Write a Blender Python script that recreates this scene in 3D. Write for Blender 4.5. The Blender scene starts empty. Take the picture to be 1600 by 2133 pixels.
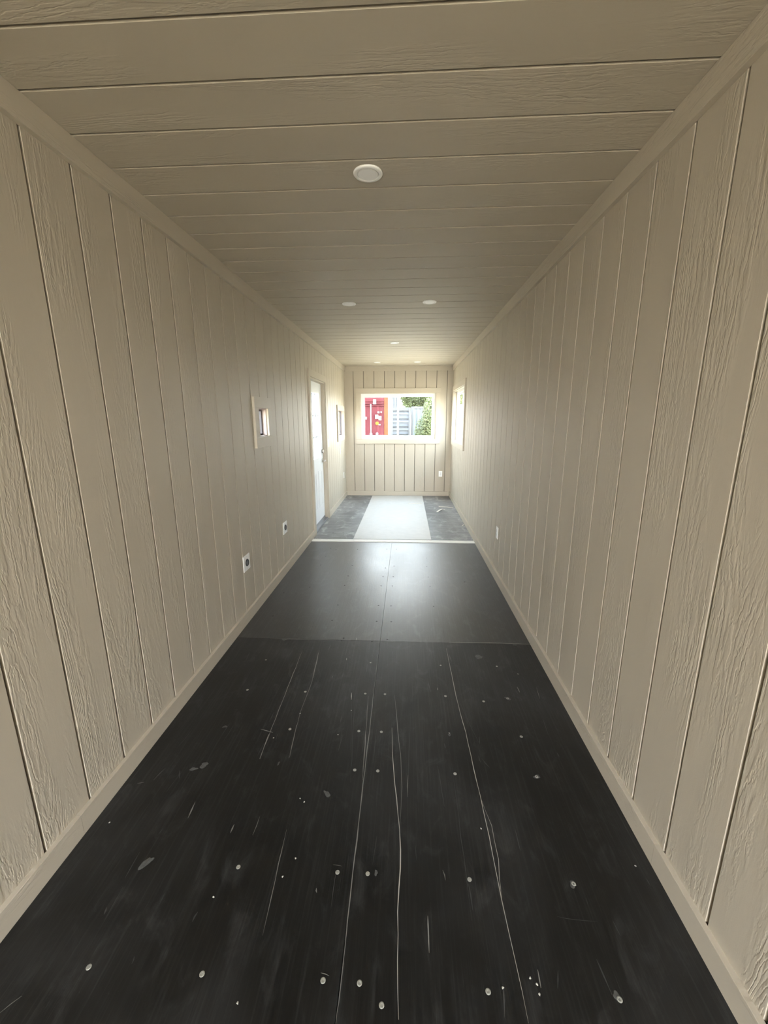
import bpy, math, random
from mathutils import Vector, Matrix

# ------------------------------------------------------------------ setup
scene = bpy.context.scene
COL = scene.collection
random.seed(7)
W, HC, D = 2.1237, 2.5333, 8.3392          # room width, ceiling height, far wall
Y0 = -3.69                                 # open cargo end (the room is a 40 ft container)
S = 0.2032                                 # groove spacing of the siding
F, YAW, PIT, ROL, CX, CZ = 855.07, .0540, .2231, -.0026, 1.2274, 1.5413
GZ = -0.25                                 # ground outside

fw = Vector((-math.sin(YAW)*math.cos(PIT), math.cos(YAW)*math.cos(PIT), -math.sin(PIT)))
r0 = Vector((math.cos(YAW), math.sin(YAW), 0))
u0 = r0.cross(fw)
RT = math.cos(ROL)*r0 + math.sin(ROL)*u0
UP = -math.sin(ROL)*r0 + math.cos(ROL)*u0
CAM = Vector((CX, 0, CZ))
cd = bpy.data.cameras.new('camera')
cam = bpy.data.objects.new('camera', cd)
COL.objects.link(cam)
cd.sensor_fit = 'HORIZONTAL'; cd.sensor_width = 36; cd.lens = 36*F/1600
cd.clip_start = .02; cd.clip_end = 500
m = Matrix((RT, UP, -fw)).transposed().to_4x4(); m.translation = CAM
cam.matrix_world = m
scene.camera = cam

def on_floor(px, py, z=0.0):               # photo pixel -> point on the floor
    d = fw + RT*(px-800)/F - UP*(py-1066.5)/F
    k = (z-CZ)/d.z
    return CAM + d*k

# sky: bright hazy overcast
wd = bpy.data.worlds.new('world'); scene.world = wd; wd.use_nodes = True
nt = wd.node_tree; nt.nodes.clear()
out = nt.nodes.new('ShaderNodeOutputWorld'); bg = nt.nodes.new('ShaderNodeBackground')
tc = nt.nodes.new('ShaderNodeTexCoord'); sx = nt.nodes.new('ShaderNodeSeparateXYZ')
rp = nt.nodes.new('ShaderNodeValToRGB')
nt.links.new(tc.outputs['Generated'], sx.inputs[0]); nt.links.new(sx.outputs['Z'], rp.inputs[0])
rp.color_ramp.elements[0].position = 0.0; rp.color_ramp.elements[0].color = (1, .975, .935, 1)
rp.color_ramp.elements[1].position = .8; rp.color_ramp.elements[1].color = (.64, .81, 1, 1)
nt.links.new(rp.outputs[0], bg.inputs[0]); bg.inputs[1].default_value = 1.0
nt.links.new(bg.outputs[0], out.inputs[0])

vs = scene.view_settings
scene.display_settings.display_device = 'sRGB'
vs.view_transform = 'Standard'; vs.look = 'None'; vs.gamma = 1.0; vs.use_curve_mapping = False
vs.exposure = 5.2
scene.cycles.use_denoising = True
scene.cycles.max_bounces = 16; scene.cycles.diffuse_bounces = 10; scene.cycles.transparent_max_bounces = 16
scene.cycles.sample_clamp_indirect = 6.0
scene.cycles.caustics_reflective = False; scene.cycles.caustics_refractive = False

# -------------------------------------------------------------- materials
def mat(name):
    mt = bpy.data.materials.new(name); mt.use_nodes = True
    return mt, mt.node_tree, mt.node_tree.nodes['Principled BSDF']

class NB:
    "tiny node builder"
    def __init__(s, t): s.t = t
    def n(s, typ, **kw):
        nd = s.t.nodes.new('ShaderNode'+typ)
        for k, v in kw.items(): setattr(nd, k, v)
        return nd
    def put(s, sock, v):
        if hasattr(v, 'is_output'): s.t.links.new(v, sock)
        else: sock.default_value = v
    def math(s, op, a, b=0.0, c=0.0, clamp=False):
        nd = s.n('Math', operation=op, use_clamp=clamp)
        s.put(nd.inputs[0], a); s.put(nd.inputs[1], b); s.put(nd.inputs[2], c)
        return nd.outputs[0]
    def vmath(s, op, a, b):
        nd = s.n('VectorMath', operation=op); s.put(nd.inputs[0], a); s.put(nd.inputs[1], b)
        return nd.outputs[0]
    def noise(s, vec, scale=1.0, detail=2.0, rough=.5, dist=0.0):
        nd = s.n('TexNoise'); s.put(nd.inputs['Vector'], vec)
        nd.inputs['Scale'].default_value = scale; nd.inputs['Detail'].default_value = detail
        nd.inputs['Roughness'].default_value = rough; nd.inputs['Distortion'].default_value = dist
        return nd.outputs[0]
    def smooth(s, v, a, b):
        nd = s.n('MapRange', interpolation_type='SMOOTHSTEP', clamp=True)
        s.put(nd.inputs[0], v); nd.inputs[1].default_value = a; nd.inputs[2].default_value = b
        return nd.outputs[0]
    def mix(s, f, a, b):
        nd = s.n('Mix', data_type='RGBA'); s.put(nd.inputs[0], f); s.put(nd.inputs[6], a); s.put(nd.inputs[7], b)
        return nd.outputs[2]
    def bump(s, h, strength, dist):
        nd = s.n('Bump'); nd.inputs['Strength'].default_value = strength; nd.inputs['Distance'].default_value = dist
        s.put(nd.inputs['Height'], h); return nd.outputs[0]

def col(c): return (c[0], c[1], c[2], 1)

def wood_paint(name, base, rough=.55, depth=.0011, fine=.45):
    mt, t, b = mat(name); k = NB(t)
    tc = k.n('TexCoord').outputs['Object']; rnd = k.n('ObjectInfo').outputs['Random']
    off = k.n('CombineXYZ'); k.put(off.inputs[0], k.math('MULTIPLY', rnd, 37.3)); k.put(off.inputs[1], k.math('MULTIPLY', rnd, 91.7))
    v = k.vmath('ADD', tc, off.outputs[0])
    big = k.noise(k.vmath('MULTIPLY', v, (4.5, .55, .0)), 1, 1.5, .45, .35)
    wob = k.noise(k.vmath('MULTIPLY', v, (60, 13, .0)), 1, 3, .6)
    rings = k.math('PINGPONG', k.math('ADD', k.math('MULTIPLY', big, 34), k.math('MULTIPLY', wob, 2.0)), .5)
    ring = k.smooth(rings, .03, .26)
    mask = k.smooth(k.noise(k.vmath('MULTIPLY', v, (6.5, 1.0, .0)), 1, 2, .5), .42, .62)
    fin = k.noise(k.vmath('MULTIPLY', v, (120, 15, 60)), 1, 3, .6)
    grit = k.noise(k.vmath('MULTIPLY', v, (420, 300, 300)), 1, 2, .6)
    brk = k.math('ADD', k.math('MULTIPLY', k.smooth(k.noise(k.vmath('MULTIPLY', v, (55, 8, .0)), 1, 2, .5), .36, .58), .8), .2)
    h = k.math('ADD', k.math('MULTIPLY', k.math('MULTIPLY', ring, mask), brk),
               k.math('ADD', k.math('MULTIPLY', fin, k.math('ADD', k.math('MULTIPLY', mask, fine), .26)), k.math('MULTIPLY', grit, .10)))
    t.links.new(k.bump(h, .8, depth), b.inputs['Normal'])
    tone = k.noise(k.vmath('MULTIPLY', v, (3, .8, 1)), 1, 2, .5)
    c2 = tuple(x*.9 for x in base)
    t.links.new(k.mix(tone, col(c2), col(tuple(min(1, x*1.07) for x in base))), b.inputs['Base Color'])
    b.inputs['Roughness'].default_value = rough
    b.inputs['Specular IOR Level'].default_value = .35
    return mt

def plain(name, c, rough=.5, metal=0.0, spec=.5, noise=0.0, nscale=30, bumpd=0.0):
    mt, t, b = mat(name); k = NB(t)
    if noise or bumpd:
        n = k.noise(k.n('TexCoord').outputs['Object'], nscale, 3, .55)
        t.links.new(k.mix(n, col(tuple(x*(1-noise) for x in c)), col(tuple(min(1, x*(1+noise)) for x in c))), b.inputs['Base Color'])
        if bumpd: t.links.new(k.bump(n, .6, bumpd), b.inputs['Normal'])
    else:
        b.inputs['Base Color'].default_value = col(c)
    b.inputs['Roughness'].default_value = rough; b.inputs['Metallic'].default_value = metal
    b.inputs['Specular IOR Level'].default_value = spec
    return mt

TAN = (.495, .444, .360)
M = {}
M['siding'] = wood_paint('tan_painted_siding', TAN)
M['ceiling'] = wood_paint('tan_painted_ceiling_siding', TAN, depth=.0007)
M['trim'] = wood_paint('tan_painted_trim', (.525, .472, .385), depth=.0014, fine=.9)
M['backer'] = plain('groove_shade_backing', tuple(x*.3 for x in TAN), .8)  # siding colour darkened on the backing to paint shade into the grooves
M['steel'] = plain('outer_steel', (.30, .29, .27), .6, noise=.1, nscale=4)
M['vinyl'] = plain('white_vinyl', (.80, .81, .81), .35)
M['white'] = plain('white_plastic', (.88, .88, .87), .35)
M['doorpaint'] = plain('white_door_paint', (.84, .87, .90), .4)
M['black'] = plain('black_plastic', (.012, .012, .013), .4)
M['slot'] = plain('dark_slot', (.02, .02, .02), .7)
M['muntin'] = plain('grey_muntin', (.20, .215, .25), .5)
M['metal'] = plain('satin_nickel', (.62, .60, .57), .3, metal=1.0)
M['rim'] = plain('dark_gasket', (.06, .05, .055), .5)
M['jamb'] = plain('pale_primed_jamb', (.46, .37, .33), .55, noise=.05, nscale=12)
M['strip'] = plain('cream_white_board', (.88, .87, .83), .5, noise=.05, nscale=20)
M['lens'] = plain('frosted_lens', (.90, .90, .90), .3)
M['subfloor'] = plain('subfloor', (.03, .03, .03), .8)
M['alum'] = plain('grey_threshold', (.28, .29, .30), .4, metal=.6)

def pane_mat():
    mt = bpy.data.materials.new('window_glass'); mt.use_nodes = True
    t = mt.node_tree; t.nodes.clear(); k = NB(t)
    o = k.n('OutputMaterial'); mx = k.n('MixShader'); tr = k.n('BsdfTransparent'); gl = k.n('BsdfGlossy'); fr = k.n('Fresnel')
    tr.inputs[0].default_value = (.72, .735, .73, 1); gl.inputs['Roughness'].default_value = .02
    fr.inputs[0].default_value = 1.45
    t.links.new(k.math('MULTIPLY', fr.outputs[0], .04), mx.inputs[0]);   # reflections cut down to keep the view outside clear
    t.links.new(tr.outputs[0], mx.inputs[1]); t.links.new(gl.outputs[0], mx.inputs[2])
    t.links.new(mx.outputs[0], o.inputs[0]); return mt
M['glass'] = pane_mat()

def floor_mat(name, base, dust, dustamt, rough, bumpd, spec, across=False):
    "black painted plywood: long streaks of grain, dust patches, fine scratches"
    mt, t, b = mat(name); k = NB(t)
    p = k.n('NewGeometry').outputs['Position']
    if across:      # sheets laid the other way
        sp = k.n('SeparateXYZ'); cb = k.n('CombineXYZ'); t.links.new(p, sp.inputs[0])
        k.put(cb.inputs[0], k.math('MULTIPLY', sp.outputs[1], .3)); k.put(cb.inputs[1], sp.outputs[0]); p = cb.outputs[0]
    streak = k.noise(k.vmath('MULTIPLY', p, (95, 2.2, 1)), 1, 4, .65)
    fine = k.noise(k.vmath('MULTIPLY', p, (260, 5.0, 1)), 1, 3, .6)
    patch = k.noise(k.vmath('MULTIPLY', p, (1.6, 1.1, 1)), 1, 5, .6, .6)
    speck = k.noise(k.vmath('MULTIPLY', p, (60, 50, 1)), 1, 3, .7)
    scr = k.math('MULTIPLY', k.smooth(fine, .62, .74), k.smooth(k.noise(k.vmath('MULTIPLY', p, (7, 2.0, 1)), 1, 2, .5), .48, .68))
    blotch = k.noise(k.vmath('MULTIPLY', p, (11, 6, 1)), 1, 5, .65, .8)
    d = k.math('ADD', k.math('MULTIPLY', k.smooth(patch, .40, .70), .38), k.math('MULTIPLY', k.smooth(streak, .46, .74), .34))
    d = k.math('ADD', d, k.math('MULTIPLY', k.smooth(blotch, .50, .74), .45))
    d = k.math('MULTIPLY', d, k.math('ADD', k.math('MULTIPLY', fine, 1.3), .3))
    d = k.math('ADD', d, k.math('MULTIPLY', scr, .8))
    d = k.math('ADD', d, k.math('MULTIPLY', k.smooth(speck, .66, .78), .35))
    d = k.math('MULTIPLY', d, dustamt, clamp=True)
    t.links.new(k.mix(d, col(base), col(dust)), b.inputs['Base Color'])
    t.links.new(k.math('ADD', k.math('MULTIPLY', k.smooth(patch, .35, .7), .06), rough), b.inputs['Roughness'])
    h = k.math('ADD', k.math('MULTIPLY', streak, .7), k.math('ADD', k.math('MULTIPLY', fine, .25), k.math('MULTIPLY', speck, .5)))
    t.links.new(k.bump(h, .5, bumpd), b.inputs['Normal'])
    b.inputs['Specular IOR Level'].default_value = spec
    return mt
M['floor'] = floor_mat('black_painted_plywood', (.0032, .0034, .0037), (.05, .052, .054), .9, .40, .0013, .50)
M['floor_mid'] = floor_mat('scuffed_black_plywood', (.0045, .0047, .005), (.06, .062, .065), .95, .34, .0016, 1.0)
M['floor_back'] = floor_mat('dusty_black_plywood', (.11, .111, .113), (.52, .52, .52), 1.1, .42, .003, .5, True)
M['sheet'] = plain('white_sheet', (.56, .545, .525), .5, noise=.09, nscale=11, bumpd=.004)
M['scr1'] = plain('pale_scratch', (.5, .49, .45), .6)
M['scr2'] = plain('grey_scratch', (.22, .22, .21), .6)
M['scr3'] = plain('faint_scratch', (.058, .06, .062), .55)
M['screw'] = plain('dusty_screw', (.30, .30, .27), .55, noise=.5, nscale=160)
M['screwd'] = plain('dark_screw', (.012, .012, .012), .5)
M['splat'] = plain('grey_splat', (.085, .088, .088), .6, noise=.7, nscale=90)
M['sliver'] = plain('pale_wood_sliver', (.72, .69, .62), .6)

# ---------------------------------------------------------------- helpers
def link(name, me, parent=None, mtx=None):
    o = bpy.data.objects.new(name, me); COL.objects.link(o)
    if parent is not None: o.parent = parent
    if mtx is not None: o.matrix_basis = mtx
    return o

def tag(o, label=None, cat=None, group=None, kind=None):
    if label: o['label'] = label
    if cat: o['category'] = cat
    if group: o['group'] = group
    if kind: o['kind'] = kind
    return o

def empty(name, loc=(0, 0, 0), mtx=None):
    o = bpy.data.objects.new(name, None); COL.objects.link(o); o.empty_display_size = .1
    o.matrix_basis = mtx if mtx is not None else Matrix.Translation(loc)
    return o

def mesh(name, vs_, fs, mt, smooth=False):
    me = bpy.data.meshes.new(name); me.from_pydata(vs_, [], fs); me.update()
    if mt is not None: me.materials.append(mt)
    if smooth:
        for p in me.polygons: p.use_smooth = True
    return me

CUBE_F = [(0, 3, 2, 1), (4, 5, 6, 7), (0, 1, 5, 4), (1, 2, 6, 5), (2, 3, 7, 6), (3, 0, 4, 7)]
def boxes_mesh(name, bxs, mt):
    V, Fc = [], []
    for (x0, x1, y0, y1, z0, z1) in bxs:
        n = len(V)
        V += [(x0, y0, z0), (x1, y0, z0), (x1, y1, z0), (x0, y1, z0), (x0, y0, z1), (x1, y0, z1), (x1, y1, z1), (x0, y1, z1)]
        Fc += [tuple(i+n for i in f) for f in CUBE_F]
    return mesh(name, V, Fc, mt)

def box(name, b, mt, parent=None, bevel=0.0):
    "box by ranges; its origin sits at its centre so object coordinates follow it"
    cx, cy, cz = (b[0]+b[1])/2, (b[2]+b[3])/2, (b[4]+b[5])/2
    hx, hy, hz = (b[1]-b[0])/2, (b[3]-b[2])/2, (b[5]-b[4])/2
    if bevel <= 0:
        me = boxes_mesh(name, [(-hx, hx, -hy, hy, -hz, hz)], mt)
    else:
        import bmesh
        bm = bmesh.new(); bmesh.ops.create_cube(bm, size=1)
        for v in bm.verts: v.co = Vector((v.co.x*2*hx, v.co.y*2*hy, v.co.z*2*hz))
        bmesh.ops.bevel(bm, geom=list(bm.edges), offset=bevel, segments=2, affect='EDGES', profile=.6)
        me = bpy.data.meshes.new(name); bm.to_mesh(me); bm.free(); me.materials.append(mt)
    return link(name, me, parent, Matrix.Translation((cx, cy, cz)))

def lathe_mesh(name, prof, mt, seg=32, smooth=True):
    "profile [(r,z)...] turned about z"
    V, Fc = [], []
    for (r, z) in prof:
        for i in range(seg):
            a = 2*math.pi*i/seg; V.append((r*math.cos(a), r*math.sin(a), z))
    for j in range(len(prof)-1):
        for i in range(seg):
            k = (i+1) % seg; Fc.append((j*seg+i, j*seg+k, (j+1)*seg+k, (j+1)*seg+i))
    Fc.append(tuple(reversed(range(seg)))); n = (len(prof)-1)*seg; Fc.append(tuple(range(n, n+seg)))
    me = mesh(name, V, Fc, mt)
    if smooth:
        for p in me.polygons: p.use_smooth = len(p.vertices) == 4
    return me

AX = {'x': 0, 'y': 1, 'z': 2}
CACHE = {}
def plank(name, b, grain, normal, mt, parent=None, holes=(), cham=0.0):
    """board filling the world box b; local x across, y along the grain, z out of the face.
    holes: world rectangles (lo/hi on the grain-free in-plane axis, lo/hi on the grain axis)"""
    na = AX[normal[1]]; ns = 1 if normal[0] == '+' else -1
    ga = AX[grain]; ua = 3-na-ga
    N = Vector((0, 0, 0)); N[na] = ns
    Vv = Vector((0, 0, 0)); Vv[ga] = 1
    U = Vv.cross(N); us = 1 if U[ua] > 0 else -1
    lo = [b[0], b[2], b[4]]; hi = [b[1], b[3], b[5]]
    O = Vector((0, 0, 0))
    O[ga] = lo[ga]; O[ua] = lo[ua] if us > 0 else hi[ua]; O[na] = lo[na] if ns > 0 else hi[na]
    w, L, T = hi[ua]-lo[ua], hi[ga]-lo[ga], hi[na]-lo[na]
    hs = []
    for (a0, a1, g0, g1) in holes:
        if us > 0: x0, x1 = a0-O[ua], a1-O[ua]
        else: x0, x1 = O[ua]-a1, O[ua]-a0
        y0, y1 = g0-O[ga], g1-O[ga]
        x0, x1, y0, y1 = max(0, x0), min(w, x1), max(0, y0), min(L, y1)
        if x1-x0 > 1e-4 and y1-y0 > 1e-4: hs.append((x0 if x0 > .002 else 0.0, x1 if x1 < w-.002 else w, y0 if y0 > .002 else 0.0, y1 if y1 < L-.002 else L))
    for h in hs:
        if h[0] <= cham+1e-4 and h[1] >= w-cham-1e-4 and h[2] <= 1e-4 and h[3] >= L-1e-4: return None
    key = (round(w, 4), round(L, 4), round(T, 4), cham, tuple(tuple(round(q, 4) for q in h) for h in hs), mt.name)
    me = CACHE.get(key)
    if me is None:
        me = grid_mesh(name, w, L, T, cham, hs, mt); CACHE[key] = me
    if me is False: return None
    R = Matrix((U, Vv, N)).transposed().to_4x4(); R.translation = O
    return link(name, me, parent, R if parent is None else parent.matrix_basis.inverted() @ R)

def grid_mesh(name, w, L, T, cham, hs, mt):
    xs = {0, w}; ys = {0, L}
    if cham: xs |= {cham, w-cham}
    for h in hs: xs |= {h[0], h[1]}; ys |= {h[2], h[3]}
    xs = sorted(xs); ys = sorted(ys)
    def solid(i, j):
        if i < 0 or j < 0 or i >= len(xs)-1 or j >= len(ys)-1: return False
        cx, cy = (xs[i]+xs[i+1])/2, (ys[j]+ys[j+1])/2
        return not any(h[0] < cx < h[1] and h[2] < cy < h[3] for h in hs)
    def zf(x): return T-cham if cham and (x < 1e-6 or x > w-1e-6) else T
    V, Fc, ix = [], [], {}
    def v(i, j, top):
        k = (i, j, top)
        if k not in ix: ix[k] = len(V); V.append((xs[i], ys[j], zf(xs[i]) if top else 0.0))
        return ix[k]
    any_ = False
    for i in range(len(xs)-1):
        for j in range(len(ys)-1):
            if not solid(i, j): continue
            any_ = True
            Fc.append((v(i, j, 1), v(i+1, j, 1), v(i+1, j+1, 1), v(i, j+1, 1)))
            Fc.append((v(i, j, 0), v(i, j+1, 0), v(i+1, j+1, 0), v(i+1, j, 0)))
            if not solid(i-1, j): Fc.append((v(i, j, 0), v(i, j, 1), v(i, j+1, 1), v(i, j+1, 0)))
            if not solid(i+1, j): Fc.append((v(i+1, j, 0), v(i+1, j+1, 0), v(i+1, j+1, 1), v(i+1, j, 1)))
            if not solid(i, j-1): Fc.append((v(i, j, 0), v(i+1, j, 0), v(i+1, j, 1), v(i, j, 1)))
            if not solid(i, j+1): Fc.append((v(i, j+1, 0), v(i, j+1, 1), v(i+1, j+1, 1), v(i+1, j+1, 0)))
    return mesh(name, V, Fc, mt) if any_ else False

# ------------------------------------------------------------- room shell
BT, BK, WT = .013, .0115, .115      # board thickness, groove depth below the face, wall build-up
GAP = .0108
# openings: (lo, hi, z0, z1) of the clear hole inside the casing
DOOR = (5.345, 6.31, 0.0, 2.066)
WIN_S1 = (3.40, 3.63, 1.397, 1.632)      # small window, left wall
WIN_S2 = (7.45, 8.08, 1.232, 1.695)      # second small window, left wall
WIN_R = (6.59, 8.16, 1.137, 2.05)        # right wall
WIN_B = (.312, 1.800, 1.140, 2.036)      # far wall (x range)
LEFT_H = [DOOR, WIN_S1, WIN_S2]
def grow(h, g): return (h[0]-g, h[1]+g, h[2]-g, h[3]+g)

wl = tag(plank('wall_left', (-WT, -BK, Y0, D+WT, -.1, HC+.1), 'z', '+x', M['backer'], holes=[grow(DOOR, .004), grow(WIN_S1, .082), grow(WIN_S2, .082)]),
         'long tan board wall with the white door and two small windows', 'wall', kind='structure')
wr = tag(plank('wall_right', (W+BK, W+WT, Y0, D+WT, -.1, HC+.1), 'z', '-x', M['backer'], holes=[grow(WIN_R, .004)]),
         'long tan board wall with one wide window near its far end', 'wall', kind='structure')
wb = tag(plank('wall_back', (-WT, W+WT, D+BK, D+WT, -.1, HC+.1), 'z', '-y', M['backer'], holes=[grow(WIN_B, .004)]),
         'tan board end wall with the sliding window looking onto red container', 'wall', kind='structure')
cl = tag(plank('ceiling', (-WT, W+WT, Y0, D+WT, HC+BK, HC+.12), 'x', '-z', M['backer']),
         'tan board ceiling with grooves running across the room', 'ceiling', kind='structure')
fl = tag(box('floor', (-WT, W+WT, Y0, D+WT, -.20, -.018), M['subfloor']),
         'black painted plywood floor with scratches and screw heads', 'floor', kind='structure')

def boards(parent, lo, hi, first, make):
    k = math.floor((lo-first)/S)
    while first+k*S < hi:
        a, b_ = max(lo, first+k*S+GAP/2), min(hi, first+(k+1)*S-GAP/2)
        if b_-a > .012: make(a, b_)
        k += 1
boards(wl, Y0, D, 1.4628, lambda a, b_: plank('board', (-BT, 0, a, b_, 0, HC), 'z', '+x', M['siding'], wl, LEFT_H, .0005))
boards(wr, Y0, D, 1.3667, lambda a, b_: plank('board', (W, W+BT, a, b_, 0, HC), 'z', '-x', M['siding'], wr, [WIN_R], .0005))
boards(wb, 0, W, .180, lambda a, b_: plank('board', (a, b_, D, D+BT, 0, HC), 'z', '-y', M['siding'], wb, [WIN_B], .0005))
boards(cl, Y0, D, 1.4635, lambda a, b_: plank('board', (0, W, a, b_, HC, HC+BT), 'x', '-z', M['ceiling'], cl, (), .0005))

# crown boards and baseboards
TH, TT = .089, .018
tag(plank('trim_1', (0, .022, Y0, D, HC-TH, HC), 'y', '+x', M['trim'], cham=.001), 'flat tan board where left wall with door meets ceiling', 'trim', kind='structure')
tag(plank('trim_2', (W-.022, W, Y0, D, HC-TH, HC), 'y', '-x', M['trim'], cham=.001), 'flat tan board where door-less side wall meets ceiling', 'trim', kind='structure')
tag(plank('trim_3', (.022, W-.022, D-.008, D, HC-TH, HC), 'x', '-y', M['trim']), 'flat tan board across top of the end wall', 'trim', kind='structure')
bl = tag(empty('baseboard_left'), 'tan baseboard below the wall with the white door, split by it', 'baseboard', kind='structure')
CW, CT = .089, .020       # casing width, thickness
def bb_row(parent, a, b_, f):
    "baseboard lengths of 4.88 m"
    while a < b_-1e-3:
        e = min(b_, a+4.88); f(a+.0006, e-.0006); a = e
bb_row(bl, Y0, DOOR[0]-CW, lambda a, b_: plank('baseboard_length', (0, TT, a, b_, 0, TH), 'y', '+x', M['trim'], bl, cham=.001))
bb_row(bl, DOOR[1]+CW, D, lambda a, b_: plank('baseboard_length', (0, TT, a, b_, 0, TH), 'y', '+x', M['trim'], bl, cham=.001))
br = tag(empty('baseboard_right', (W, 0, 0)), 'tan baseboard along the wall without a door', 'baseboard', kind='structure')
br.location = (0, 0, 0)
bb_row(br, Y0, D, lambda a, b_: plank('baseboard_length', (W-TT, W, a, b_, 0, TH), 'y', '-x', M['trim'], br, cham=.001))
tag(plank('baseboard_back', (TT, W-TT, D-TT, D, 0, TH), 'x', '-y', M['trim'], cham=.001), 'tan baseboard at foot of end wall', 'baseboard', kind='structure')

# ------------------------------------------------------------- the floor
SX, RY = 1.0555, [Y0, -2.24, .20, 2.640, 5.079, 6.80, D-.001]
PANELS = []
for j in range(len(RY)-1):
    for i, (a, b_) in enumerate(((.001, SX-.001), (SX+.001, W-.001))):
        mt = M['floor'] if j < 3 else M['floor_mid'] if j == 3 else M['floor_back']
        p = plank('floor_panel', (a, b_, RY[j]+.001, RY[j+1]-.001, -.018, 0), 'y', '+z', mt, fl)
        PANELS.append((a, b_, RY[j], RY[j+1], p))
def panel_at(x, y):
    for (a, b_, c, d, p) in PANELS:
        if a-.002 <= x <= b_+.002 and c <= y <= d: return p
    return fl
def floor_child(name, me, x, y, rot=0.0, z=0.0):
    p = panel_at(x, y)
    wm = Matrix.Translation((x, y, z)) @ Matrix.Rotation(rot, 4, 'Z')
    pm = fl.matrix_basis @ p.matrix_basis if p is not fl else fl.matrix_basis
    return link(name, me, p, pm.inverted() @ wm)

# screw heads
def screw_mesh(r, mt):
    me = lathe_mesh('screw', [(r, 0), (r, .0007), (r*.8, .0013), (r*.4, .0011), (r*.3, .0006)], mt, 12)
    return me
SC_A, SC_B, SC_D = screw_mesh(.0075, M['screw']), screw_mesh(.0058, M['screw']), screw_mesh(.0068, M['screwd'])
near = [(515.5,1437),(554,1374.5),(636,1441),(604,1519),(761,1445),(802,1446),(747.5,1523),(794.5,1524.5),(739,1604),(787,1606),
        (948,1612),(928,1450),(918,1386),(772,1380.5),(1007.5,1461),(1057.5,1455),(1086,1534.5),(1118,1618),(1035,1388),
        (496.5,1806),(185,2014.5),(421,2029),(703,1817),(766,1820),(978,1832),(673,2042.5),(749,2048),(795,2094),(1195,1841),
        (1017,2065.5),(1291,2082)]
tiny = [(615.5,1787.5),(1324,1804),(228,1713),(495,2090),(445,1868),(589,1826),(704,1530),(936,1527),(625,1486),(732,1480),(625.5,1663),(570,1537),(1007.5,1461),(1079,1404),(1104,2037),(1124,2072),(1119,2050),(1048,2058),(634,1670),(1002,1726)]
dark = [(734,1178),(725.5,1199.6),(718,1219),(704,1260),(803,1183),(798,1200.6),(794,1220),(788.6,1261),(784.7,1294),(819.4,1201),
        (817.6,1220.4),(814.6,1261.7),(815,1294.7),(888.8,1180),(892,1202),(895.8,1221.4),(903,1263),(888,1162.6),(826,1144),(806,1144),
        (821,1179),(645.4,1223),(692,1292),(668,1177),(678.7,1158.7),(689,1142),(568.8,1283),(745,1144),(700,1145),(716,1329),(712,1334),
        (775,1336),(807,1332),(694,1110),(715,1110),(815,1110),(968,1212),(591,1235)]
for (px, py) in near:
    q = on_floor(px, py); floor_child('screw', SC_A if py > 1400 else SC_B, q.x, q.y, random.random()*6)
for (px, py) in dark:
    q = on_floor(px, py); floor_child('screw', SC_D, q.x, q.y)
def blob_mesh(r, ax, mt, z=.0009, n=26):
    V = [(0, 0, z)]; Fc = []; ph = [random.random()*6.28 for _ in range(4)]
    for i in range(n):
        a = 2*math.pi*i/n; rr = r*(.8+.22*math.sin(a+ph[0])+.16*math.sin(2*a+ph[1])+.12*math.sin(3*a+ph[2])+.08*math.sin(5*a+ph[3]))
        V.append((rr*math.cos(a)*ax, rr*math.sin(a), .0001))
    for i in range(n): Fc.append((0, 1+i, 1+(i+1) % n))
    return mesh('speck', V, Fc, mt)
M['speck'] = plain('white_speck', (.55, .55, .52), .6)
BL = [blob_mesh(.0036, 1, M['speck'], .0015) for _ in range(3)]
for i, (px, py) in enumerate(tiny):
    q = on_floor(px, py); floor_child('speck', BL[i % 3], q.x, q.y, i)
for (px, py, r, ax, rot) in [(307.5,1794.5,.017,1.5,.9),(999,1369,.024,1.4,.1),(1057,1455,.013,1.6,-.4),(1118,1617,.013,1.3,.2),(426,1592,.016,1.5,.6),
                             (404,1601,.010,2.2,.4),(469,1514,.009,1.6,.5),(581,1590,.012,.5,-.25),(680,1652,.012,1.8,-.6),(936,1530,.012,.6,.2),
                             (784,1818,.013,.45,.1),(1195,1843,.015,.8,.2),(1288,2078,.013,.9,.5),(606,1117,.02,2,.1),(594,1332,.02,1.6,.6),(603,1186,.02,1.8,0),(1037,1337,.011,1.5,0),(1073,1343,.012,1.5,.3)]:
    q = on_floor(px, py); floor_child('splat', blob_mesh(r, ax, M['splat']), q.x, q.y, rot)

# scratches: thin ribbons following lines seen in the photograph
def scratch(pts, w, mt, jit=.0015):
    P = [on_floor(*q) for q in pts]
    Q = []
    for a, b_ in zip(P[:-1], P[1:]):
        n = max(2, int((b_-a).length/.06))
        for i in range(n): Q.append(a.lerp(b_, i/n))
    Q.append(P[-1])
    c = (P[0]+P[-1])/2
    V, Fc = [], []
    for i, q in enumerate(Q):
        t = (Q[min(i+1, len(Q)-1)]-Q[max(i-1, 0)]).normalized(); nrm = Vector((-t.y, t.x, 0))
        e = min(1, .25+2.5*min(i, len(Q)-1-i)/len(Q)) * (.6+.7*random.random())
        o = q+nrm*random.uniform(-jit, jit)
        for s in (-1, 1): V.append(tuple(o+nrm*s*w*.5*e-c+Vector((0, 0, .0004))))
    for i in range(len(Q)-1): Fc.append((2*i, 2*i+2, 2*i+3, 2*i+1))
    me = mesh('scratch', V, Fc, mt)
    if me.polygons[0].normal.z < 0: me.flip_normals()
    floor_child('scratch', me, c.x, c.y)
s1, s2, s3 = M['scr1'], M['scr2'], M['scr3']
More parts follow.
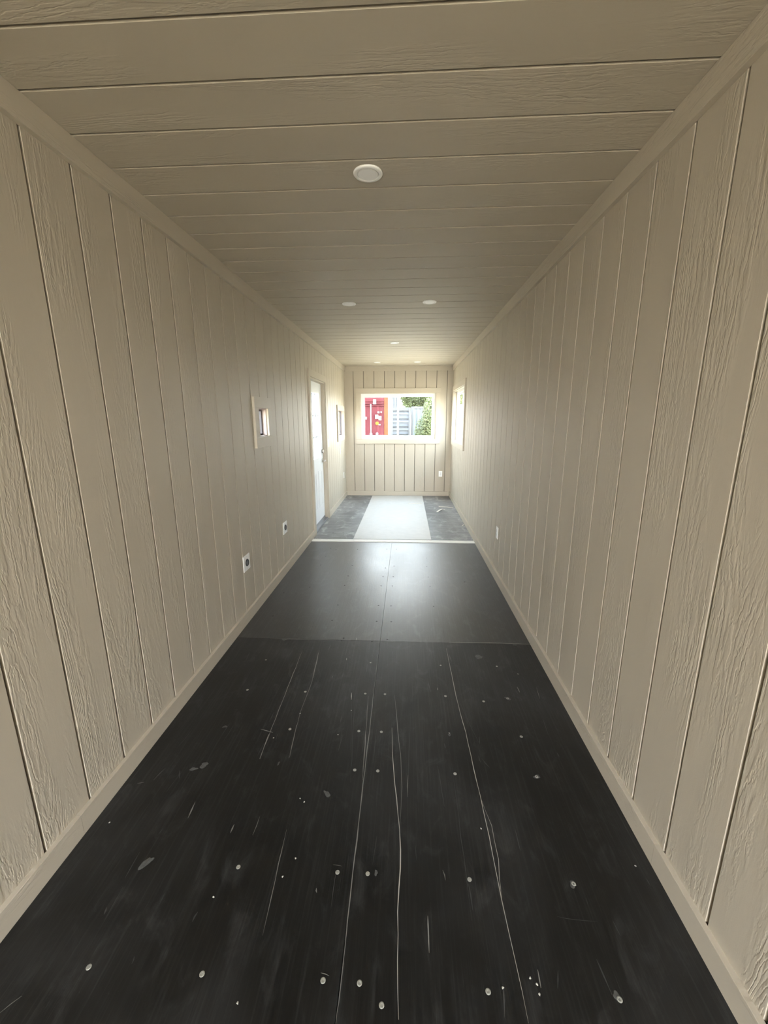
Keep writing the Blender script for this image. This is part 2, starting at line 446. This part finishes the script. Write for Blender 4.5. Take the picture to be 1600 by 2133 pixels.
for pts, w, mt in [
    ([(790,1348),(747,1715),(705,2090),(700,2131)], .0032, s2),
    ([(822.5,1447),(828,1520),(835,1572),(837,1640),(834,1715)], .0022, s2),
    ([(816,1516),(820,1610),(829,1690),(835,1770),(829,1900),(828,2000),(829.5,2124)], .0026, s1),
    ([(930,1350),(950,1450),(970,1525),(1000,1657),(1018,1740),(1044.5,1871),(1075,2010),(1101,2132)], .0022, s1),
    ([(1000,1660),(1025,1720),(1038,1790),(1044.5,1871)], .0014, s1),
    ([(630,1355),(600,1431),(541,1581)], .0026, s2), ([(560,1530),(541,1581)], .0034, s1), ([(542,1700),(527,1740)], .002, s2),
    ([(665,1355),(652.5,1412)], .003, s2), ([(663,1360),(650,1420),(625,1486),(601,1580)], .002, s2), ([(618,1510),(603,1578)], .003, s2),
    ([(732.5,1443),(732.5,1458)], .004, s1), ([(739,1450),(735,1540),(730,1630)], .0016, s3), ([(733,1460),(731,1600)], .0016, s3),
    ([(767,1450),(757,1600),(755,1625)], .0022, s2), ([(762,1530),(756,1620)], .0035, s2),
    ([(597,1728),(580,1800),(565,1870),(546.5,1949)], .0018, s2),
    ([(855,1487),(850,1620),(849,1700)], .0016, s3), ([(850,1615),(849,1660)], .005, s2),
    ([(941,1590),(960,1740),(972,1830),(984,1919)], .0018, s3), ([(912,1595),(920,1650),(926,1680)], .003, s3),
    ([(947,1440),(1003,1560)], .0012, s3), ([(784,1520),(777,1590)], .002, s3),
    ([(345,1600),(320,1625)], .0022, s2), ([(300,1630),(286,1632)], .003, s2), ([(374,1605),(373,1622)], .004, s3),
    ([(543,1519),(568,1526)], .006, s2), ([(487,1510),(465,1545)], .003, s3), ([(400,1520),(372,1555)], .002, s3),
    ([(700,1814),(690,1893)], .0025, s3), ([(0,2110),(45,2075)], .0025, s2), ([(345,1858),(332,1885)], .0022, s3),
    ([(222,1890),(217,1905)], .004, s3), ([(412,1900),(400,1920)], .006, s3), ([(280,1992),(275,2008)], .003, s3),
    ([(976,1840),(984,1895)], .004, s3), ([(923,1812),(928,1834)], .003, s2), ([(1345,1828),(1354,1845)], .0025, s3),
    ([(1121,2020),(1126,2058)], .004, s2), ([(1162,2022),(1163,2060)], .003, s3), ([(1048,2050),(1052,2120)], .003, s3),
    ([(659,1850),(660,1860)], .004, s2), ([(694,1801),(712,1804)], .002, s2), ([(668,2028),(686,2032)], .002, s2),
    ([(1160,1910),(1200,1916),(1245,1920)], .002, s3), ([(1080,1410),(1097,1432)], .002, s3), ([(1003,1580),(1020,1600)], .003, s3),
    ([(562,1330),(640,1332),(700,1333)], .0034, s2), ([(700,1333),(760,1334)], .002, s3), ([(790,1336),(830,1336)], .003, s2), ([(935,1338),(1020,1339),(1102,1342)], .0034, s1),
    ([(657,1290),(646,1318)], .003, s3), ([(622,1311),(615,1325)], .004, s3), ([(922,1305),(927,1330)], .004, s3), ([(743,1328),(743,1334)], .004, s2)]:
    scratch(pts, w*1.12, mt)
for _ in range(46):        # small faint rubs, long axis along the boards
    x, y = random.uniform(.1, 2.0), random.uniform(.8, 2.6)
    L_ = random.uniform(.02, .12); w_ = random.uniform(.0015, .005); n = 5
    V = []; dx = random.uniform(-.12, .12)
    for i in range(n):
        f = i/(n-1); e = math.sin(math.pi*(.08+.84*f))*(.6+.6*random.random())
        for s in (-1, 1): V.append((dx*L_*f+s*w_*.5*e, (f-.5)*L_, .0004))
    Fc = [(2*i, 2*i+1, 2*i+3, 2*i+2) for i in range(n-1)]
    floor_child('scratch', mesh('scratch', V, Fc, s3 if random.random() < .8 else s2), x, y)

# cream board across the floor, white sheet beyond it
t = plank('floor_strip', (TT+.001, W-TT-.001, 5.035, 5.124, .0002, .009), 'x', '+z', M['strip'], cham=.002)
tag(t, 'flat cream-white board strip laid across the black floor', 'board')
sh = plank('floor_sheet', (.543, 1.566, 5.150, 8.262, .0002, .0065), 'y', '+z', M['sheet'], cham=.002)
tag(sh, 'long white sheet lying on the grey floor below the end window', 'sheet')

def sliver(label, pts, w, h, z0=.0, curl=None):
    P = [on_floor(*q) for q in pts]; c = (P[0]+P[-1])/2
    V, Fc = [], []
    n = len(P)
    for i, q in enumerate(P):
        tt = (P[min(i+1, n-1)]-P[max(i-1, 0)]).normalized(); nr = Vector((-tt.y, tt.x, 0))
        up = curl[i] if curl else 0
        for (s, z) in ((-1, 0), (1, 0), (1, h), (-1, h)):
            p_ = q+nr*s*w/2-c; V.append((p_.x, p_.y, z+up))
    for i in range(n-1):
        for k in range(4): Fc.append((4*i+k, 4*i+(k+1) % 4, 4*i+4+(k+1) % 4, 4*i+4+k))
    Fc += [(3, 2, 1, 0), (4*n-4, 4*n-3, 4*n-2, 4*n-1)]
    o = link('wood_offcut', mesh('wood_offcut', V, Fc, M['sliver']), None, Matrix.Translation((c.x, c.y, z0)))
    tag(o, label, 'offcut', 'pale wood offcuts on the floor')
sliver('short flat pale stick lying on the white floor sheet', [(850, 1050.5), (879, 1049.5)], .022, .008, .0066)
sliver('straight pale stick on the grey floor reaching toward baseboard', [(914, 1055.4), (930, 1056.5), (944, 1058.2)], .018, .008, .0002)
sliver('curled pale shaving on the grey floor beside white sheet', [(911, 1066.5), (916, 1064), (921, 1062.8), (927, 1063)], .035, .003, .0002, [0, .012, .02, .012])
sliver('tiny pale splinter on grey floor against the baseboard', [(962, 1096), (966, 1093)], .012, .004, .0002)

# --------------------------------------------------------- door and windows
def casing(root, h, wall, side_boards=True, sill=True):
    "flat board surround; wall gives the plane ('L','R','B')"
    a0, a1, z0, z1 = h
    bits = [('head_casing', a0-CW, a1+CW, z1, z1+CW, 'h')]
    if sill: bits.append(('sill_casing', a0-CW, a1+CW, z0-CW, z0, 'h')); lo = z0
    else: lo = 0.0
    bits += [('side_casing', a0-CW, a0, lo, z1, 'v'), ('side_casing', a1, a1+CW, lo, z1, 'v')]
    for (n, p, q, zz0, zz1, o) in bits:
        e = .0006
        if wall == 'L': plank(n, (0, CT, p+e, q-e, zz0+e, zz1-e), 'y' if o == 'h' else 'z', '+x', M['trim'], root, cham=.0012)
        if wall == 'R': plank(n, (W-CT, W, p+e, q-e, zz0+e, zz1-e), 'y' if o == 'h' else 'z', '-x', M['trim'], root, cham=.0012)
        if wall == 'B': plank(n, (p+e, q-e, D-CT, D, zz0+e, zz1-e), 'x' if o == 'h' else 'z', '-y', M['trim'], root, cham=.0012)

def P3(wall, d, a, z):
    "(depth into the wall, along, height) -> world"
    if wall == 'L': return (-d, a, z)
    if wall == 'R': return (W+d, a, z)
    return (a, D+d, z)
def wbox(name, wall, d0, d1, a0, a1, z0, z1, mt, parent, bevel=0.0):
    p, q = P3(wall, d0, a0, z0), P3(wall, d1, a1, z1)
    lo = [min(i, j) for i, j in zip(p, q)]; hi = [max(i, j) for i, j in zip(p, q)]
    return box(name, (lo[0], hi[0], lo[1], hi[1], lo[2], hi[2]), mt, parent, bevel)

def jambs(root, h, wall, d1, mt, t=.014, bottom=True):
    a0, a1, z0, z1 = h
    wbox('jamb', wall, 0, d1, a0-.003, a0+t, z0, z1, mt, root); wbox('jamb', wall, 0, d1, a1-t, a1+.003, z0, z1, mt, root)
    wbox('head_jamb', wall, 0, d1, a0+t, a1-t, z1-t, z1+.003, mt, root)
    if bottom: wbox('stool', wall, 0, d1, a0+t, a1-t, z0-.003, z0+t, mt, root)

def slider(name, h, wall, label):
    root = tag(empty(name), label, 'window', kind='structure')
    casing(root, h, wall)
    jambs(root, h, wall, .10, M['trim'], .010)
    a0, a1, z0, z1 = h[0]+.010, h[1]-.010, h[2]+.010, h[3]-.010
    f = .038
    d0, d1 = .058, .112
    for (p, q, r_, s_) in ((a0, a1, z0, z0+f), (a0, a1, z1-f, z1), (a0, a0+f, z0+f, z1-f), (a1-f, a1, z0+f, z1-f)):
        wbox('frame_rail' if q-p > s_-r_ else 'frame_stile', wall, d0, d1, p, q, r_, s_, M['vinyl'], root, .002)
    mid = (a0+a1)/2
    for k, (p, q, da) in enumerate(((a0+f, mid+.018, .066), (mid-.018, a1-f, .088))):
        s = empty('sash'); s.parent = root
        g = .034 if k == 0 else .026
        db = da+.018
        for (pp, qq, rr, ss) in ((p, q, z0+f, z0+f+g), (p, q, z1-f-g, z1-f), (p, p+g, z0+f+g, z1-f-g), (q-g, q, z0+f+g, z1-f-g)):
            wbox('sash_rail' if qq-pp > ss-rr else 'sash_stile', wall, da, db, pp, qq, rr, ss, M['vinyl'], s, .0015)
        wbox('pane', wall, da+.008, da+.012, p+g-.004, q-g+.004, z0+f+g-.004, z1-f-g+.004, M['glass'], s)
    # latch on the sliding sash
    wbox('latch', wall, .060, .067, mid-.006, mid+.012, (z0+z1)/2-.03, (z0+z1)/2+.03, M['vinyl'], root, .002)
    return root
slider('window_1', WIN_B, 'B', 'white sliding window in the end wall looking onto red container')
slider('window_2', WIN_R, 'R', 'white sliding window in the side wall, seen edge-on')

def small_window(name, h, label):
    root = tag(empty(name), label, 'window', kind='structure')
    casing(root, h, 'L')
    jambs(root, h, 'L', .058, M['jamb'], .008)
    a0, a1, z0, z1 = h[0]+.008, h[1]-.008, h[2]+.008, h[3]-.008
    f = .015
    for (p, q, r_, s_) in ((a0, a1, z0, z0+f), (a0, a1, z1-f, z1), (a0, a0+f, z0+f, z1-f), (a1-f, a1, z0+f, z1-f)):
        wbox('frame_rail' if q-p > s_-r_ else 'frame_stile', 'L', .036, .058, p, q, r_, s_, M['rim'], root)
    wbox('pane', 'L', .046, .050, a0+f-.003, a1-f+.003, z0+f-.003, z1-f+.003, M['glass'], root)
small_window('window_3', WIN_S1, 'small square window with deep pink-white jambs above the round sockets')
small_window('window_4', WIN_S2, 'small window in wide tan casing between white door and end wall')

# door
dr = tag(empty('door_1'), 'white half-glass door with nine panes and lever handle', 'door', kind='structure')
casing(dr, DOOR, 'L', sill=False)
a0, a1, _, zt = DOOR
jambs(dr, (a0, a1, 0, zt), 'L', .115, M['trim'], .018, bottom=False)
A0, A1, ZB, ZT = a0+.024, a1-.024, .030, zt-.024
wbox('threshold', 'L', .0, .115, a0+.018, a1-.018, .0005, .026, M['alum'], dr, .002)
mid = (A0+A1)/2
LT = (mid-.290, mid+.290, .965, 1.920)
slab = plank('door_leaf', (-.094, -.050, A0, A1, ZB, ZT), 'z', '+x', M['doorpaint'], dr, [LT])
def dchild(name, d0, d1, p, q, r_, s_, mt, bevel=0.0):
    o = wbox(name, 'L', d0, d1, p, q, r_, s_, mt, dr, bevel); o.parent = slab
    o.matrix_basis = slab.matrix_basis.inverted() @ o.matrix_basis
    return o
g = .030
for (p, q, r_, s_) in ((LT[0], LT[1], LT[2], LT[2]+g), (LT[0], LT[1], LT[3]-g, LT[3]), (LT[0], LT[0]+g, LT[2]+g, LT[3]-g), (LT[1]-g, LT[1], LT[2]+g, LT[3]-g)):
    dchild('glazing_bead', .040, .100, p, q, r_, s_, M['doorpaint'], .003)
pw, ph = (LT[1]-LT[0]-2*g)/3, (LT[3]-LT[2]-2*g)/3
for i in range(3):
    for j in range(3):
        y_, z_ = LT[0]+g+i*pw, LT[2]+g+j*ph
        dchild('pane', .070, .074, y_, y_+pw, z_, z_+ph, M['glass'])
for i in (1, 2): dchild('muntin', .054, .0695, LT[0]+g+i*pw-.008, LT[0]+g+i*pw+.008, LT[2]+g, LT[3]-g, M['muntin'], .002)
for j in (1, 2): dchild('muntin', .055, .0690, LT[0]+g, LT[1]-g, LT[2]+g+j*ph-.008, LT[2]+g+j*ph+.008, M['muntin'], .002)
for c in (mid-.183, mid+.183):     # moulded lower panels: raised bead and raised field
    p, q, r_, s_ = c-.112, c+.112, .262, .800
    b_ = .018
    for (pp, qq, rr, ss) in ((p, q, r_, r_+b_), (p, q, s_-b_, s_), (p, p+b_, r_+b_, s_-b_), (q-b_, q, r_+b_, s_-b_)):
        dchild('panel_bead', .0445, .0505, pp, qq, rr, ss, M['doorpaint'], .003)
    dchild('raised_panel', .0472, .0505, p+.038, q-.038, r_+.038, s_-.038, M['doorpaint'], .002)
dchild('door_sweep', .046, .052, A0, A1, ZB-.003, ZB+.03, M['alum'])
RX = Matrix.Rotation(math.pi/2, 4, 'Y')
def ddisc(name, r, h_, y, z, mt, d=.050):
    o = link(name, lathe_mesh(name, [(r, 0), (r, h_*.6), (r*.85, h_)], mt, 24), slab)
    o.matrix_basis = slab.matrix_basis.inverted() @ (Matrix.Translation((-d, y, z)) @ RX)
    return o
hy = A1-.065
ddisc('rosette', .030, .010, hy, .925, M['metal']); ddisc('deadbolt', .030, .022, hy, 1.065, M['metal'])
ddisc('handle_neck', .011, .050, hy, .925, M['metal'], .042)
dchild('handle', -.008, .008, hy-.105, hy+.012, .914, .936, M['metal'], .005)
dchild('thumbturn', .018, .030, hy-.006, hy+.006, 1.045, 1.085, M['metal'], .003)
for z in (.25, 1.03, 1.82):
    o = link('hinge', lathe_mesh('hinge', [(.007, 0), (.007, .09), (.005, .094)], M['metal'], 12), dr)
    o.matrix_basis = Matrix.Translation((-.046, A0-.002, z-.045))

# ------------------------------------------------ electrical fittings, lamps
def fitting_frame(wall, a, z):
    "local x along, y up, z out of the wall"
    if wall == 'L': X, Yv, Z = Vector((0, 1, 0)), Vector((0, 0, 1)), Vector((1, 0, 0)); o = (0, a, z)
    elif wall == 'R': X, Yv, Z = Vector((0, -1, 0)), Vector((0, 0, 1)), Vector((-1, 0, 0)); o = (W, a, z)
    else: X, Yv, Z = Vector((1, 0, 0)), Vector((0, 0, 1)), Vector((0, -1, 0)); o = (a, D, z)
    m_ = Matrix((X, Yv, Z)).transposed().to_4x4(); m_.translation = o
    return m_
def lathed(name, prof, mt, parent, x, y, z, seg=28):
    return link(name, lathe_mesh(name, prof, mt, seg), parent, Matrix.Translation((x, y, z)))
def round_socket(wall, a, z, label):
    r_ = tag(empty('round_socket', mtx=fitting_frame(wall, a, z)), label, 'socket', 'white plates with a black round socket')
    box('plate', (-.063, .063, -.061, .061, .0003, .0065), M['white'], r_, .0025)
    f = lathed('socket_face', [(.029, .006), (.029, .0105), (.027, .0125), (.024, .0115), (.023, .009)], M['black'], r_, 0, 0, 0)
    for (x, y, w_, h_) in ((-.010, .002, .0035, .013), (.010, .002, .0035, .013), (0, -.012, .010, .0045)):
        box('slot', (x-w_/2, x+w_/2, y-h_/2, y+h_/2, .009, .0097), M['alum'], f)
    for y in (-.048, .048): lathed('plate_screw', [(.0035, .006), (.003, .0075)], M['metal'], r_, 0, y, 0, 10)
def duplex(wall, a, z, label, decora=True):
    r_ = tag(empty('outlet', mtx=fitting_frame(wall, a, z)), label, 'outlet', 'white wall outlets')
    box('plate', (-.036, .036, -.058, .058, .0003, .0060), M['white'], r_, .002)
    f = box('outlet_face', (-.0165, .0165, -.0335, .0335, .0055, .0085), M['vinyl'], r_, .001)
    for s in (-1, 1):
        for (x, w_, h_, dy) in ((-.006, .002, .008, .004), (.006, .002, .0065, .004), (0, .0045, .0045, -.006)):
            o = box('slot', (x-w_/2, x+w_/2, s*.018+dy-h_/2, s*.018+dy+h_/2, .0082, .0088), M['slot'], r_)
            o.parent = f; o.matrix_basis = f.matrix_basis.inverted() @ o.matrix_basis
    if decora: box('test_button', (-.010, .010, -.0035, .0035, .008, .0098), M['vinyl'], r_, .0008)
    for y in (-.048, .048): lathed('plate_screw', [(.003, .0055), (.0026, .007)], M['white'], r_, 0, y, 0, 10)
def switch(wall, a, z, label):
    r_ = tag(empty('light_switch', mtx=fitting_frame(wall, a, z)), label, 'switch', 'white rocker switches')
    box('plate', (-.036, .036, -.058, .058, .0003, .0060), M['white'], r_, .002)
    box('bezel', (-.0165, .0165, -.0335, .0335, .0055, .0075), M['vinyl'], r_, .001)
    o = box('rocker', (-.0145, .0145, -.031, .031, .0055, .0100), M['white'], r_, .002); o.rotation_euler.x = .05
    for y in (-.048, .048): lathed('plate_screw', [(.003, .0055), (.0026, .007)], M['white'], r_, 0, y, 0, 10)
round_socket('L', 2.947, .461, 'white plate with black round socket below the small square window, farther from white door')
round_socket('L', 3.980, .466, 'white plate with black round socket, nearer to the white door')
duplex('R', 3.915, .455, 'white outlet low on the door-less side wall opposite the round sockets')
duplex('B', 1.925, .453, 'white outlet on the end wall to one side below window')
duplex('L', 8.02, .460, 'white outlet low under the small window beyond the door')
switch('L', 6.485, 1.172, 'white rocker switch beside the white door casing')
switch('L', 7.62, .966, 'white plate at waist height between the door and end wall')

def downlight(x, y, label, group='round ceiling lights'):
    r_ = tag(empty('ceiling_light', (x, y, HC)), label, 'ceiling light', group)
    ring = lathe_mesh('trim_ring', [(.061, -.0005), (.061, -.004), (.058, -.007), (.047, -.0085), (.0445, -.0075), (.044, -.003)], M['white'], 40)
    link('trim_ring', ring, r_)
    link('lens', lathe_mesh('lens', [(.0425, -.003), (.0425, -.0055), (.040, -.0078), (.0, -.0085)][:3], M['lens'], 40), r_)
downlight(1.059, 1.959, 'single round white ceiling light nearest the open end, farthest from the end window')
downlight(.711, 3.917, 'round white ceiling light of the middle pair, on the door side')
downlight(1.418, 3.901, 'round white ceiling light of the middle pair, on side without door')
downlight(1.059, 5.837, 'single round white ceiling light above the floor near the door')
downlight(.690, 7.762, 'round white ceiling light close to end wall, on door side')
downlight(1.410, 7.756, 'round white ceiling light close to end wall, away from door')

# ------------------------------------------------------------- outside
def outside(name, c, noise=.1, nscale=4):
    return plain(name, c, .85, noise=noise, nscale=nscale, spec=.08)
M['ground'] = plain('pale_gravel', (.56, .44, .30), .9, noise=.2, nscale=3)
M['red'] = outside('red_container_paint', (.085, .023, .027), .18, 3)
M['rust'] = outside('rusty_orange_steel', (.115, .042, .02), .5, 9)
M['rod'] = outside('galvanised_rod', (.2, .19, .19))
M['paper'] = outside('white_sticker', (.25, .25, .25))
M['yellow'] = outside('yellow_sticker', (.19, .12, .02))
M['pale'] = outside('pale_grey_paint', (.115, .122, .135), .08, 3)
M['pale2'] = outside('off_white_panel', (.095, .095, .097), .06, 3)
M['pale3'] = outside('pale_blue_grey', (.12, .135, .14), .12, 5)
M['leafa'] = outside('leaf_green', (.105, .125, .06), .35, 6)
M['leafb'] = outside('leaf_pale_green', (.17, .19, .10), .3, 6)
M['bark'] = outside('bark', (.05, .042, .034), .3, 20)

gr = tag(box('ground', (-90, 90, -60, 120, GZ-.3, GZ), M['ground']), 'pale gravel yard outside the container room', 'ground', kind='structure')

def corrugated(name, x0, x1, z0, z1, y, depth, pitch, mt, parent, axis='x'):
    "trapezoid-ribbed panel facing -y; ribs vertical (axis x) or horizontal (axis z)"
    a0_, a1_ = (x0, x1) if axis == 'x' else (z0, z1)
    pts = []; a = a0_
    while a < a1_-1e-6:
        for f, d in ((0, 0), (.3, 0), (.5, depth), (.8, depth)):
            q = a+f*pitch
            if q < a1_: pts.append((q, d))
        a += pitch
    pts.append((a1_, 0))
    V, Fc = [], []
    for (q, d) in pts:
        if axis == 'x': V += [(q, y+d, z0), (q, y+d, z1), (q, y+depth+.02, z0), (q, y+depth+.02, z1)]
        else: V += [(x0, y+d, q), (x1, y+d, q), (x0, y+depth+.02, q), (x1, y+depth+.02, q)]
    for i in range(len(pts)-1):
        a, b_ = 4*i, 4*i+4
        f1 = (a, b_, b_+1, a+1) if axis == 'x' else (a, a+1, b_+1, b_)
        Fc += [f1, (a+2, a+3, b_+3, b_+2), (a, a+2, b_+2, b_), (a+1, b_+1, b_+3, a+3)]
    Fc += [(0, 1, 3, 2), (4*len(pts)-4, 4*len(pts)-2, 4*len(pts)-1, 4*len(pts)-3)]
    return link(name, mesh(name, V, Fc, mt), parent)

# red container: its closed doors face the end window
RX0, RX1, RYF, RH = -1.94, .50, 16.5, 2.90
rc = tag(empty('red_container', ((RX0+RX1)/2, RYF, GZ)), 'red shipping container with closed doors and rusty corner post outside end window', 'container')
def rbox(name, b, mt, bevel=0.0, par=None):
    c = ((RX0+RX1)/2, RYF, GZ)
    return box(name, (b[0]-c[0], b[1]-c[0], b[2]-c[1], b[3]-c[1], b[4]-c[2], b[5]-c[2]), mt, par or rc, bevel)
zt_ = GZ+RH
rbox('side_panel', (RX1-.045, RX1-.005, RYF+.16, RYF+6.0, GZ+.15, zt_-.1), M['pale2'])
rbox('body', (RX0+.05, RX1-.05, RYF+.12, RYF+6.05, GZ+.15, zt_-.06), M['red'])
for (p, q) in ((RX0, RX0+.15), (RX1-.15, RX1)):
    rbox('corner_post', (p, q, RYF, RYF+.15, GZ+.12, zt_-.12), M['rust'], .01)
    for z in (GZ, zt_-.12): rbox('corner_casting', (p-.006, q+.012, RYF-.008, RYF+.17, z, z+.12), M['rust'], .006)
rbox('header', (RX0+.15, RX1-.15, RYF+.02, RYF+.14, zt_-.50, zt_-.02), M['red'], .01)
for z in (2.055, 2.125, 2.225): rbox('header_rib', (RX0+.15, RX1-.15, RYF-.015, RYF+.02, z-.012, z+.022), M['red'], .004)
rbox('sill', (RX0+.15, RX1-.15, RYF, RYF+.14, GZ+.03, GZ+.18), M['red'], .01)
for (p, q) in ((RX0+.16, (RX0+RX1)/2-.008), ((RX0+RX1)/2+.008, RX1-.16)):
    leaf = corrugated('door_leaf', p-(RX0+RX1)/2, q-(RX0+RX1)/2, .19, 2.27, .03, .03, .26, M['red'], rc)
for x in (-1.62, -1.27, -.17, .07):
    z1_ = 1.02 if abs(x-.07) < .01 else 2.10
    o = link('locking_rod', lathe_mesh('locking_rod', [(.024, 0), (.024, z1_-GZ-.06)], M['rod'], 12), rc, Matrix.Translation((x-(RX0+RX1)/2, -.03, .06)))
    for zz in (.5, 1.15): box('rod_bracket', (-.045, .045, -.03, .06, zz-.04, zz+.04), M['rod'], o, .005)
for (x, z, w_, h_, mt) in ((.06, 1.62, .12, .16, 'paper'), (.19, 1.57, .11, .15, 'paper'), (.13, 1.79, .08, .07, 'paper'), (.235, 1.80, .05, .05, 'paper'), (-.36, 1.57, .05, .10, 'paper'), (.17, 1.32, .07, .05, 'paper'), (-.02, 2.19, .12, .18, 'paper')):
    rbox('sticker', (x-w_/2, x+w_/2, RYF-.022, RYF-.016 if z > 2.1 else RYF+.030, z-h_/2, z+h_/2), M[mt])
o = link('sticker', lathe_mesh('sticker', [(.065, 0), (.065, .03)], M['yellow'], 20), rc, Matrix.Translation((.07-(RX0+RX1)/2, .012, 1.37-GZ)) @ Matrix.Rotation(-math.pi/2, 4, 'X'))

# pale ribbed container behind
pc = tag(empty('pale_container', (.25, 25, GZ)), 'pale grey container end with horizontal ribs behind the red container', 'container')
box('body', (-1.17, 1.17, .06, 6, .15, 2.40), M['pale'], pc)
for (p, q) in ((-1.22, -1.06), (1.10, 1.22)): box('corner_post', (p, q, -.02, .14, 0, 2.44), M['pale2'], pc, .01)
box('header', (-1.06, 1.10, -.01, .12, 2.26, 2.44), M['pale2'], pc, .01)
box('sill', (-1.06, 1.10, -.01, .12, 0, .16), M['pale2'], pc, .01)
for z in (.2, .66, 1.12, 1.58, 2.04): corrugated('rib_panel', -1.06, 1.10, z, z+.24, .0, .06, .24, M['pale'], pc, 'z')
# tall off-white panelled shed
ts = tag(empty('tall_shed', (-.9, 32.5, GZ)), 'tall off-white vertically panelled shed rising behind the red container', 'shed')
box('body', (-2.2, 1.50, .08, .9, 0, 4.4), M['pale2'], ts)
corrugated('wall_panel', -2.2, 1.50, .05, 4.4, .0, .07, .31, M['pale2'], ts)
box('roof', (-2.3, 1.60, -.1, 1.0, 4.4, 4.52), M['pale'], ts)
# blue grey container, partly behind leaves
bc = tag(empty('blue_grey_container', (2.75, 28.5, GZ)), 'pale blue-grey container half hidden by bushes', 'container')
box('body', (-1.17, 1.17, .08, 6, .15, 2.50), M['pale3'], bc)
corrugated('end_panel', -1.08, 1.08, .15, 2.5, .0, .05, .28, M['pale3'], bc)
for (p, q) in ((-1.22, -1.08), (1.08, 1.22)): box('corner_post', (p, q, -.02, .12, 0, 2.59), M['pale2'], bc, .01)
box('header', (-1.08, 1.08, -.02, .12, 2.45, 2.59), M['pale2'], bc, .01)

def foliage(name, n, blobs, size, mt, parent):
    "leaves as small bent quads scattered through blobs (centre, radii)"
    V, Fc = [], []
    tot = sum(b_[1][0]*b_[1][1]*b_[1][2] for b_ in blobs)
    for (c, rr) in blobs:
        for _ in range(int(n*rr[0]*rr[1]*rr[2]/tot)):
            while True:
                v = Vector((random.uniform(-1, 1), random.uniform(-1, 1), random.uniform(-1, 1)))
                if .2 < v.length < 1: break
            q = Vector((c[0]+v.x*rr[0], c[1]+v.y*rr[1], c[2]+v.z*rr[2]))
            if q.z < .03: q.z = .03+random.random()*.1
            a = Vector((random.gauss(0, 1), random.gauss(0, 1), random.gauss(0, .6))).normalized()
            b_ = a.orthogonal().normalized(); b_.rotate(Matrix.Rotation(random.random()*6.28, 3, a))
            s = size*random.uniform(.6, 1.4); k = len(V); nn = a.cross(b_)
            V += [tuple(q-a*s), tuple(q+b_*s*.45+nn*s*.12), tuple(q+a*s), tuple(q-b_*s*.45+nn*s*.12)]
            Fc += [(k, k+1, k+2), (k, k+2, k+3)]
    return link(name, mesh(name, V, Fc, mt), parent)
def tree(name, label, x, y, h, cr, mt, n=5200, size=.11):
    r_ = tag(empty(name, (x, y, GZ)), label, 'tree', 'trees behind the containers')
    link('trunk', lathe_mesh('trunk', [(.17, 0), (.12, h*.2), (.09, h*.6), (.03, h*.85)], M['bark'], 10), r_)
    blobs = []
    for i in range(9):
        a = random.random()*6.28; d_ = random.uniform(.2, .75)*cr; z = h*random.uniform(.42, .88)
        rr = cr*random.uniform(.38, .6)
        blobs.append(((math.cos(a)*d_, math.sin(a)*d_, z), (rr, rr, rr*.8)))
        V = Vector((math.cos(a)*d_, math.sin(a)*d_, z)); base = Vector((0, 0, h*.35)); dv = V-base
        b_ = link('branch', lathe_mesh('branch', [(.035, 0), (.012, dv.length)], M['bark'], 6), r_)
        b_.matrix_basis = Matrix.Translation(base) @ dv.to_track_quat('Z', 'Y').to_matrix().to_4x4()
    foliage('crown', n, blobs, size, mt, r_)
def bush(name, label, x, y, rx, h, mt, n=2600, size=.075):
    r_ = tag(empty(name, (x, y, GZ)), label, 'bush', 'bushes beside the containers')
    blobs = []
    for i in range(7):
        rr = rx*random.uniform(.4, .65)
        blobs.append(((random.uniform(-.6, .6)*rx, random.uniform(-.5, .5)*rx, h*random.uniform(.2, .72)), (rr, rr, h*.34)))
    foliage('foliage', n, blobs, size, mt, r_)
    for i in range(5):
        a = random.random()*6.28; dv = Vector((math.cos(a)*rx*.5, math.sin(a)*rx*.5, h*.7))
        b_ = link('stem', lathe_mesh('stem', [(.02, 0), (.008, dv.length)], M['bark'], 6), r_)
        b_.matrix_basis = dv.to_track_quat('Z', 'Y').to_matrix().to_4x4()
tree('leafy_tree', 'broad leafy tree rising behind the pale grey container', 2.7, 37.8, 6.4, 2.8, M['leafa'], 34000, .10)
tree('leafy_tree', 'pale green tree standing behind the blue-grey container', 5.6, 47, 7.0, 3.0, M['leafb'], 30000, .11)
bush('green_bush', 'tall pale green bush in front of the blue-grey container', 2.42, 20.6, .92, 3.3, M['leafb'], 17000, .05)
bush('green_bush', 'dark green bush at foot of blue-grey container', 2.45, 23.0, .60, 1.75, M['leafa'], 6000, .045)
